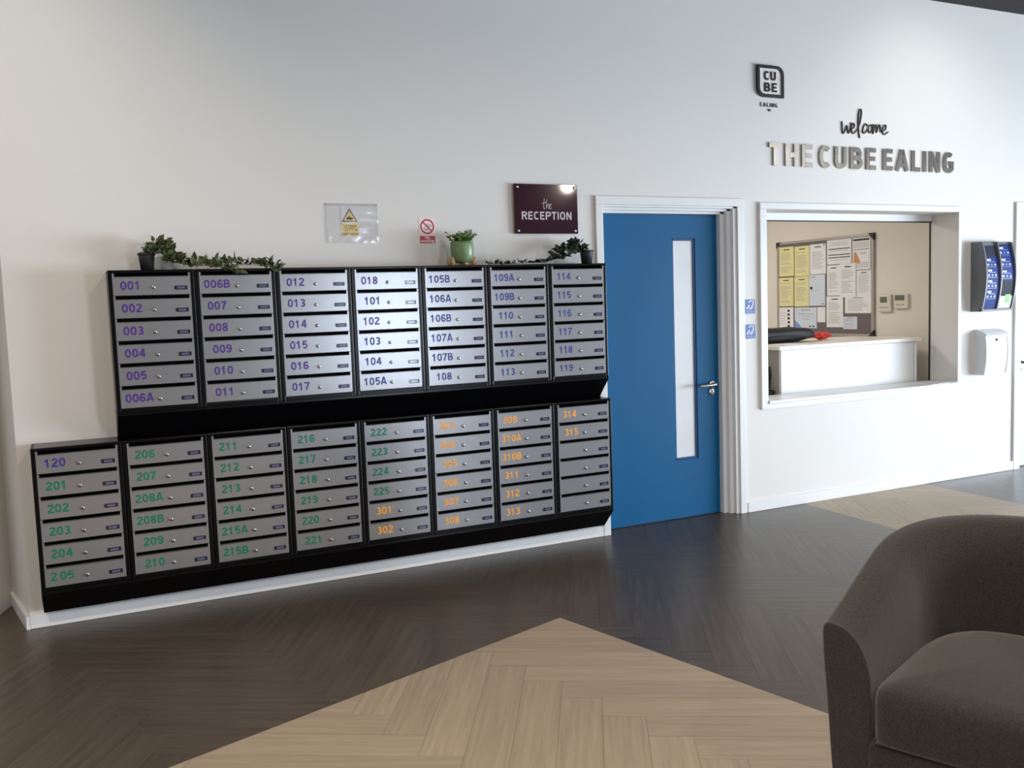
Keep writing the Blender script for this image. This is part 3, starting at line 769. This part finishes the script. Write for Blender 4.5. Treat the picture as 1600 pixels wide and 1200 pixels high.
# no smoking sign
ns = thing('no_smoking_sign', (1.886,-.002,1.857), 'small red and white no smoking sign on the wall', 'sign')
MB().box(1.836,-.0018,1.857,1.934,-.0004,2.004,bev=.0006).build('plate', M['signwhite'], ns)
m = MB(); cx, cz = 1.885, 1.955
m.stroke(arc(cx,cz,.038,.038,0,360,40)[:-1],.009,.0005,-.0018,0,True)
for a,b in (((cx-.022,cz-.005),(cx-.008,cz-.021)),((cx-.008,cz-.021),(cx+.024,cz+.006)),((cx+.024,cz+.006),(cx+.021,cz+.011)),((cx-.012,cz-.003),(cx-.005,cz+.006)),((cx-.005,cz+.006),(cx+.004,cz+.016)),((cx+.004,cz-.004),(cx+.012,cz+.014))):
    m.stroke([a,b],.0035,.0004,-.0017,1)
m.stroke([(cx-.027,cz+.027),(cx+.027,cz-.027)],.008,.0006,-.0018,0)
m.box(1.839,-.0023,1.860,1.931,-.0017,1.902,0)
for k,l in enumerate(('No','smoking')):
    v,f = small_text(l,.024,cx,1.885-.018*k,-.0026,.02); m.add(v,f,2)
m.build('print', [M['red'],M['ink'],M['signwhite']], ns)
# reception sign on stand-offs
rs = thing('reception_sign', (2.647,-.02,1.91), 'plum acrylic RECEPTION sign on steel stand-offs above the mailboxes', 'sign')
sx0,sx1,sz0,sz1 = 2.432,2.863,1.914,2.208
MB().box(sx0,-.022,sz0,sx1,-.016,sz1,bev=.001).build('panel', M['plum'], rs)
for (a,b) in ((sx0+.022,sz0+.018),(sx1-.022,sz0+.018),(sx0+.022,sz1-.018),(sx1-.022,sz1-.018)):
    MB().disc_y(a,b,[(.006,0),(.006,-.016),(.009,-.022),(.009,-.026),(.006,-.028)],16).build('stand_off', M['chrome'], rs)
m = MB(); tw = text_width('RECEPTION',.17,.12); hh = .047; write(m,'RECEPTION',2.479,1.998,hh,.17,.12,.34/(tw*hh),.0006,-.022)
tag(m.build('lettering', M['signgrey'], rs), 'pale grey capital lettering')
m = MB(); 
for pts in ([(2.634,2.122),(2.631,2.1),(2.629,2.07),(2.632,2.062),(2.638,2.066)],[(2.616,2.094),(2.634,2.098),(2.652,2.106)],[(2.652,2.12),(2.648,2.09),(2.646,2.064),(2.652,2.08),(2.660,2.09),(2.664,2.084),(2.662,2.068),(2.666,2.063)],[(2.667,2.075),(2.676,2.081),(2.679,2.088),(2.674,2.093),(2.667,2.085),(2.666,2.07),(2.672,2.063),(2.684,2.07)]):
    m.stroke(spline(pts,6),.0032,.0006,-.022)
tag(m.build('script', M['signgrey'], rs), 'pale grey handwritten word the')

# metal lettering THE CUBE EALING
lt = thing('wall_lettering', (5.28,0,2.375), 'brushed steel capital letters THE CUBE EALING above the hatch', 'lettering')
for word,xa,xb in (('THE',4.382,4.772),('CUBE',4.832,5.377),('EALING',5.448,6.19)):
    hh = .152; ww = .185; sp = .17; tw = text_width(word,ww,sp); k = (xb-xa)/(tw*hh); x = xa
    for ch in word:
        m = MB(); nx = write(m,ch,x,2.379,hh,ww,sp,k,.010,-.002); x = nx
        m.build('letter', M['letter'], lt)
wl = thing('welcome_lettering', (5.28,0,2.6), 'dark handwritten word welcome above the steel capital letters', 'lettering')
for pts in ([(5.052,2.708),(5.053,2.66),(5.062,2.624),(5.084,2.652),(5.099,2.68),(5.105,2.65),(5.116,2.629),(5.134,2.67),(5.141,2.705)],
            [(5.14,2.655),(5.165,2.672),(5.17,2.69),(5.158,2.70),(5.144,2.681),(5.143,2.645),(5.162,2.629),(5.199,2.658)],
            [(5.199,2.658),(5.225,2.71),(5.238,2.77),(5.236,2.797),(5.226,2.802),(5.213,2.775),(5.208,2.704),(5.213,2.64),(5.222,2.599)],
            [(5.296,2.688),(5.280,2.703),(5.262,2.685),(5.251,2.655),(5.256,2.637),(5.272,2.638),(5.304,2.668)],
            [(5.328,2.698),(5.310,2.685),(5.305,2.655),(5.322,2.64),(5.340,2.662),(5.342,2.69),(5.328,2.698)],
            [(5.355,2.703),(5.354,2.67),(5.352,2.638),(5.365,2.68),(5.381,2.701),(5.386,2.68),(5.387,2.648),(5.402,2.683),(5.417,2.703),(5.424,2.68),(5.428,2.65)],
            [(5.437,2.655),(5.470,2.668),(5.482,2.69),(5.474,2.704),(5.455,2.691),(5.445,2.655),(5.465,2.635),(5.506,2.657)]):
    m = MB(); m.stroke(spline(pts,6),.0068,.008,-.001); m.build('letter', M['logo'], wl)
# logo plaque
lg = thing('logo_plaque', (4.394,0,2.75), 'square wall emblem reading CU BE with two rounded corners, at upper left of lettering', 'logo')
def plaque(x0,x1,z0,z1,r):
    return [(x0,z1)]+arc(x1-r,z1-r,r,r,90,0,8)+[(x1,z0)]+arc(x0+r,z0+r,r,r,270,180,8)
lx0_,lx1_,lz0_,lz1_ = 4.281,4.510,2.831,3.041
MB().prism(plaque(lx0_+.008,lx1_-.008,lz0_+.008,lz1_-.008,.05),'y',-.012,0).build('face', M['logoface'], lg)
m = MB(); m.stroke(plaque(lx0_+.010,lx1_-.010,lz0_+.010,lz1_-.010,.05),.020,.02,0,0,True); tag(m.build('border', M['logo'], lg), 'charcoal border')
m = MB(); write(m,'CU',4.341,2.944,.058,.165,.16,1.3,.006,-.012); write(m,'BE',4.342,2.868,.058,.165,.2,1.38,.006,-.012); tag(m.build('lettering', M['logo'], lg), 'charcoal letters')
m = MB(); hh=.026; write(m,'EALING',4.316,2.770,hh,.13,.34,.148/(text_width('EALING',.13,.34)*hh),.004,0); write(m,'W5',4.381,2.742,.014,.13,.3,1.1,.004,0); tag(m.build('caption', M['logo'], lg), 'small charcoal caption')
# hearing loop stickers
for z0,lab in ((1.376,'upper of the two blue hearing loop stickers beside the door frame'),(1.205,'lower of the two blue hearing loop stickers beside the door frame')):
    hs = thing('hearing_loop_sticker', (4.21,0,z0), lab, 'sticker', 'hearing loop stickers')
    x0 = 4.166; x1 = 4.252; z1 = z0+.098
    MB().box(x0,-.0012,z0,x1,.001,z1).build('backing', M['blueprint'], hs)
    m = MB(); cx = (x0+x1)/2
    m.stroke(spline([(cx-.012,z0+.078),(cx+.01,z0+.088),(cx+.026,z0+.078),(cx+.024,z0+.058),(cx+.012,z0+.044),(cx+.004,z0+.034),(cx-.008,z0+.036)],6),.008,.0005,-.0011)
    m.stroke([(cx-.03,z0+.032),(cx-.006,z0+.058)],.010,.0005,-.0011); m.stroke([(cx+.012,z0+.084),(cx+.034,z0+.094)],.006,.0005,-.0011)
    m.box(cx+.014,-.0016,z0+.034,cx+.022,-.0011,z0+.042)
    m.build('symbol', M['signwhite'], hs)
    m = MB()
    for k in range(2): m.box(x0+.006,-.0016,z0+.008+.009*k,x1-.006-.02*k,-.0011,z0+.012+.009*k)
    m.build('caption', M['bluepale'], hs)

# ================================================================== LEAFLET DISPENSER
ld = thing('leaflet_dispenser', (6.575,0,1.312), 'dark grey curved leaflet dispenser on the wall by the right doorway', 'leaflet dispenser')
dx0,dxm,dx1,dz0,dz1 = 6.40,6.575,6.75,1.312,1.852
def yb(z, o=0.): t = (z-dz0)/(dz1-dz0); return -(.078+.042*math.sin(PI*min(1,max(0,t))))-o
def curved(m, x0, x1, z0, z1, o0, o1, mi=0, n=14):
    zs = [z0+(z1-z0)*i/n for i in range(n+1)]
    m.prism([(yb(z,o1),z) for z in zs]+[(yb(z,o0),z) for z in zs[::-1]], 'x', x0, x1, mi)
m = MB(); zs = [dz0+(dz1-dz0)*i/18 for i in range(19)]
m.prism([(yb(z,0),z) for z in zs]+[(0,dz1),(0,dz0)], 'x', dx0, dx1); m.build('housing', M['grey_plastic'], ld)
m = MB(); curved(m,dx0+.016,dxm-.006,dz0+.02,dz1-.03,-.001,.002); curved(m,dxm+.006,dx1-.012,dz0+.02,dz1-.02,-.001,.002); tag(m.build('pocket_back', M['smoke'], ld), 'smoked plastic pocket')
for a,b in ((dx0,dx0+.012),(dxm-.006,dxm+.006),(dx1-.012,dx1)):
    m = MB(); curved(m,a,b,dz0+.004,dz1-.004,0,.022); m.build('rib', M['grey_plastic'], ld)
m = MB(); curved(m,dx0,dx1,dz0,dz0+.016,0,.022,n=2); m.build('bottom_lip', M['grey_plastic'], ld)
def leaflet(x0,x1,z0,z1,layer,mm,lab,kind):
    m = MB(); o = .0025+.0022*layer; curved(m,x0,x1,z0,z1,o,o+.0016,0,6)
    H_ = z1-z0; W_ = x1-x0
    if kind=='blue':
        curved(m,x0+.12*W_,x0+.42*W_,z1-.030,z1-.016,o+.0015,o+.002,1,2)
        curved(m,x0+.2*W_,x0+.75*W_,z1-.040,z1-.036,o+.0015,o+.002,2,2)
        for k in range(3): curved(m,x0+(.12+.28*k)*W_,x0+(.24+.28*k)*W_,z1-.066,z1-.052,o+.0015,o+.002,1 if k!=1 else 2,2)
        curved(m,x0+.1*W_,x0+.9*W_,z1-.078,z1-.075,o+.0015,o+.002,2,1)
    else:
        curved(m,x0+.42*W_,x0+.86*W_,z1-.05,z1+.012,o+.0015,o+.002,1,2) if mm=='paper' else curved(m,x0+.1*W_,x0+.5*W_,z1-.05,z1-.035,o+.0015,o+.002,0,2)
    ob = m.build('leaflet', [M[mm],M['signwhite'] if kind=='blue' else M['leafletgreen'],M['bluepale']], at=((x0+x1)/2,yb((z0+z1)/2),z0))
    tag(ob, lab, 'leaflet', 'leaflets in the wall dispenser')
nth = ['topmost','second','third','fourth']
for k in range(4):
    zt = dz1-.12-.082*k
    leaflet(dx0+.022,dxm-.012,max(dz0+.022,zt-.16),zt,k,'leafletblue','%s blue leaflet in the left column of the dispenser' % nth[k],'blue')
for k in range(3):
    zt = dz1-.028-.092*k
    leaflet(dxm+.012,dx1-.018,zt-.16,zt,k,'leafletblue','%s blue leaflet in the right column of the dispenser' % nth[k],'blue')
leaflet(dxm+.012,dx1-.018,dz0+.11,dz0+.235,3,'darkcard','dark leaflet above the white card in the right column','card')
leaflet(dxm+.012,dx1-.018,dz0+.02,dz0+.115,4,'paper','white card with a green patch at the bottom of the right column','card')

# white post box
pb = thing('post_box', (6.58,0,.81), 'white steel post box with curved front below the leaflet dispenser', 'post box')
px0,px1 = 6.455,6.71
def yp(z): t = (z-.812)/(1.14-.812); return -(.062+.042*math.sin(PI*(.15+.65*t)))
zs = [.812+(1.118-.812)*i/14 for i in range(15)]
m = MB(); m.prism([(yp(z),z) for z in zs]+[(0,1.118),(0,.812)],'x',px0+.004,px1-.004); m.build('body', M['whitebox'], pb)
m = MB(); m.prism([(0,1.168),(-.03,1.166),(-.085,1.146),(-.108,1.122),(-.108,1.117),(0,1.1195)],'x',px0,px1); m.build('lid', M['whitebox'], pb)
m = MB(); m.disc_y(6.582,1.085,[(.0105,yp(1.085)+.002),(.0105,yp(1.085)-.004),(.008,yp(1.085)-.006)],16); m.build('lock', M['keyhole'], pb)
m = MB()
for xx in (px0-.001,px1-.007):
    curv = [(yp(z)-.004,z) for z in zs]+[(yp(z)+.006,z) for z in zs[::-1]]; m.prism(curv,'x',xx,xx+.008)
m.build('side_edge', M['whitebox'], pb)

# ================================================================== ARMCHAIR
ch = thing('tub_armchair', (1.80,-3.15,0), 'charcoal fabric tub armchair in the lower right corner', 'armchair', rotz=math.atan2(.39,.92))
CWD, CD, TK = .76, .75, .132
def rim_path(off, n_s=8, n_a=26):
    """U-shaped path (front of far arm, round the back, front of near arm), inset by off; local x back, y toward far side"""
    R = CWD/2; cx = CD-R; r = R-off; pts = []
    for i in range(n_s): pts.append((cx*i/n_s, -R+R-off))
    for i in range(n_a+1):
        a = PI/2-PI*i/n_a; pts.append((cx+r*math.cos(a), -R+r*math.sin(a)))
    for i in range(n_s-1,-1,-1): pts.append((cx*i/n_s, -R-r))
    return pts
def rim_z(x): t = min(1,max(0,x/CD)); return .615+.185*math.sin(PI/2*t)**1.15
def chair_shell():
    prof = [] # (inset fraction 0..1, height: None = relative to rim)
    k = 7; rr_ = .5
    secs = []
    outs = [rim_path(TK*f) for f in [i/12 for i in range(13)]]
    n = len(outs[0]); rings = []
    for i in range(n):
        x = outs[0][i][0]; zt = rim_z(x); ring = []
        ring.append((outs[3][i],.06)); ring.append((outs[2][i],.25)); ring.append((outs[1][i],.42)); ring.append((outs[0][i],zt-.07)); ring.append((outs[0][i],zt-.016))
        for j in range(13):
            f = (0.03,.09,.2,.32,.44,.55,.65,.74,.82,.89,.94,.98,1.)[j]; q = max(0,(f-.15)/.85)
            z = zt-.17*(1-math.sqrt(max(0,1-q**2.4))) - (.006 if j==0 else 0)
            fi = f*12; lo = int(min(11,math.floor(fi))); u = fi-lo
            p = Vector(outs[lo][i]).lerp(Vector(outs[lo+1][i]),u)
            ring.append((tuple(p), z))
        ring.append((outs[12][i],min(zt-.22,.40))); ring.append((outs[12][i],.20))
        rings.append([(p[0],p[1],z) for p,z in ring])
    m = MB(); K = len(rings[0]); v = [q for r in rings for q in r]; f = []
    for i in range(n-1):
        for j in range(K):
            j2 = (j+1)%K; f.append((i*K+j,(i+1)*K+j,(i+1)*K+j2,i*K+j2))
    m.add(v,f,0,True)
    # softly rounded arm fronts
    for base,sgn in ((0,1),((n-1)*K,1)):
        idx = [base+j for j in range(K)]; cen = Vector((0,0,0))
        for j in idx: cen += Vector(v[j])
        cen /= K; last = [v[j] for j in idx]; vv = list(last); ff = []
        for s,(dx,sc_) in enumerate(((-.006,.992),(-.010,.97),(-.012,.93))):
            ring = []
            for q in last:
                ring.append((q[0]+dx, cen.y+(q[1]-cen.y)*sc_, cen.z+(q[2]-cen.z)*(1-(1-sc_)*.35)))
            o = len(vv); vv += ring
            for j in range(K): ff.append((o-K+j,o-K+(j+1)%K,o+(j+1)%K,o+j))
        ff.append([len(vv)-K+j for j in range(K)])
        m.add(vv,ff,0,True)
    return m
def local_build(mb, name, m, par, sub=0):
    o = bpy.data.objects.new(name, mb.mesh(name,m)); COL.objects.link(o); o.parent = par
    bm = bmesh.new(); bm.from_mesh(o.data); bmesh.ops.remove_doubles(bm, verts=bm.verts, dist=.0004); bmesh.ops.recalc_face_normals(bm, faces=bm.faces); bm.to_mesh(o.data); bm.free()
    if sub:
        s = o.modifiers.new('smooth','SUBSURF'); s.levels = sub; s.render_levels = sub
    return o
local_build(chair_shell(), 'shell', M['fabric'], ch, 1)
def cushion():
    bm = bmesh.new(); bmesh.ops.create_grid(bm, x_segments=20, y_segments=20, size=1)
    g = [(v.co.x,v.co.y) for v in bm.verts]; bm.free()
    # superelliptic pillow with a straight front edge
    N, K = 40, 12; v = []; f = []
    R = CWD/2-TK-.004; xf = -.030; xb = CD-TK-.005; c = (xf+xb)/2; hx = (xb-xf)/2
    def outline(a):
        ca,sa = math.cos(a),math.sin(a); e = .13 if ca<0 else .8
        return (c+hx*math.copysign(abs(ca)**e,ca), -CWD/2+R*math.copysign(abs(sa)**(.13 if ca<0 else .7),sa))
    secs = [(.985,.318),(1.0,.330),(1.0,.425),(.994,.446),(.975,.460),(.92,.472),(.77,.482),(.5,.490),(.25,.494)]
    N = 72
    for s_,z in secs:
        for i in range(N):
            x,y = outline(2*PI*i/N); v.append((c+(x-c)*s_, -CWD/2+(y+CWD/2)*s_, z))
    for k in range(len(secs)-1):
        for i in range(N): f.append((k*N+i,k*N+(i+1)%N,(k+1)*N+(i+1)%N,(k+1)*N+i))
    f.append(list(range(N))[::-1]); f.append([(len(secs)-1)*N+i for i in range(N)])
    return MB().add(v,f,0,True)
cu_ = local_build(cushion(), 'seat_cushion', M['fabric'], ch)
pp = MB(); R = CWD/2-TK
ring = []
pp.tube([(-.020,-CWD/2-R*.93,.322),(-.024,-CWD/2,.322),(-.020,-CWD/2+R*.93,.322)],.004,8)
local_build(pp,'piping',M['fabric'],cu_)
m = MB(); m.box(-.012,-CWD+TK*.9,.06,.04,-TK*.9,.316,bev=.012); local_build(m,'front_rail',M['fabric'],ch)
m = MB(); m.box(.03,-CWD+TK*.9,.22,CD-TK,-TK*.9,.315); local_build(m,'seat_deck',M['fabric'],ch)
for xx,yy in ((.06,-.07),(.06,-CWD+.07),(CD-.12,-.16),(CD-.12,-CWD+.16)):
    m = MB(); m.lathe([(.018,0),(.025,.065)],xx,yy,16); local_build(m,'leg',M['bag'],ch)

# ================================================================== LIGHT
world = bpy.data.worlds.new('sky'); sc.world = world; world.use_nodes = True
bg_ = world.node_tree.nodes['Background']; bg_.inputs['Color'].default_value = (.80,.90,1,1); bg_.inputs['Strength'].default_value = 2.2
def area(name, loc, target, sx, sy, power, col, shape='RECTANGLE'):
    l = bpy.data.lights.new(name,'AREA'); l.shape = shape; l.size = sx; l.size_y = sy; l.energy = power; l.color = col
    o = bpy.data.objects.new(name,l); COL.objects.link(o); o.location = loc
    o.rotation_euler = (Vector(target)-Vector(loc)).to_track_quat('-Z','Y').to_euler(); return o
WARM = (1,.87,.73); COOL = (.76,.88,1)
ds = area('daylight_side', (10.95,-4.6,1.0), (0,-3.6,.55), 5.9, 1.75, 560, COOL); ds.data.spread = math.radians(140)
area('daylight_rear', ((GX0+GX1)/2,-8.98,1.3), ((GX0+GX1)/2,0,1.2), GX1-GX0, 2.2, 90, COOL)
lamps = [(-1.2,-3.4,62),(1.6,-3.6,34),(4.4,-3.6,24),(-1.4,-6.6,40),(1.6,-6.6,40),(4.4,-6.6,36)]
for i,(lx,ly,pw_) in enumerate(lamps):
    t = thing('ceiling_lamp', (lx,ly,CZ), 'round recessed ceiling downlight of the lobby', 'ceiling light', 'lobby downlights')
    MB().lathe([(.13,CZ-.03),(.15,CZ-.028),(.15,CZ),(.12,CZ)],lx,ly,24).build('rim', M['trim'], t)
    area('downlight', (lx,ly,CZ-.035), (lx,ly,0), .24, .24, pw_, WARM, 'DISK').data.spread = math.radians(165)
area('ceiling_panel_light', (9.9,-6.3,CZ-.02), (9.9,-6.3,0), 1.0, 1.0, 55, (1,.96,.9))
pt = bpy.data.lights.new('pendant_bulb','POINT'); pt.energy = 30; pt.color = WARM; pt.shadow_soft_size = .09
po = bpy.data.objects.new('pendant_bulb',pt); COL.objects.link(po); po.location = (7.7,-8.75,3.42)
for nm,lx,ly,tx,e in (('wall_spot',5.8,-1.3,5.8,34),('wall_spot',-.35,-1.4,-.35,46)):
    sp = bpy.data.lights.new(nm,'SPOT'); sp.energy = e; sp.color = (1,.94,.80); sp.spot_size = math.radians(100); sp.spot_blend = 1; sp.shadow_soft_size = .12
    so = bpy.data.objects.new(nm,sp); COL.objects.link(so); so.location = (lx,ly,3.58); so.rotation_euler = (Vector((tx,0,2.3))-so.location).to_track_quat('-Z','Y').to_euler()
area('office_lamp', (4.6,1.9,2.63), (4.6,1.9,0), .6, .6, 36, (1,.95,.88))

# ================================================================== CAMERA (fitted)
f_px, yaw, pitch, roll = 1442.59, math.radians(25.509), math.radians(5.007), math.radians(-1.981)
cy, sy = math.cos(yaw), math.sin(yaw)
fw = Vector((sy*math.cos(pitch), cy*math.cos(pitch), -math.sin(pitch))); rt = Vector((cy,-sy,0)); up = rt.cross(fw)
r2 = rt*math.cos(roll)+up*math.sin(roll); u2 = -rt*math.sin(roll)+up*math.cos(roll)
cam = bpy.data.cameras.new('camera'); co = bpy.data.objects.new('camera',cam); COL.objects.link(co)
cam.sensor_fit = 'HORIZONTAL'; cam.sensor_width = 36; cam.lens = f_px/1600*36; cam.clip_start = .05
co.matrix_world = Matrix(((r2.x,u2.x,-fw.x,0),(r2.y,u2.y,-fw.y,-5.0035),(r2.z,u2.z,-fw.z,1.5041),(0,0,0,1)))
sc.camera = co

sc.view_settings.view_transform = 'Standard'; sc.view_settings.look = 'None'; sc.view_settings.exposure = .12; sc.view_settings.gamma = 1
sc.view_settings.use_curve_mapping = False
sc.cycles.use_denoising = True
sc.cycles.max_bounces = 8
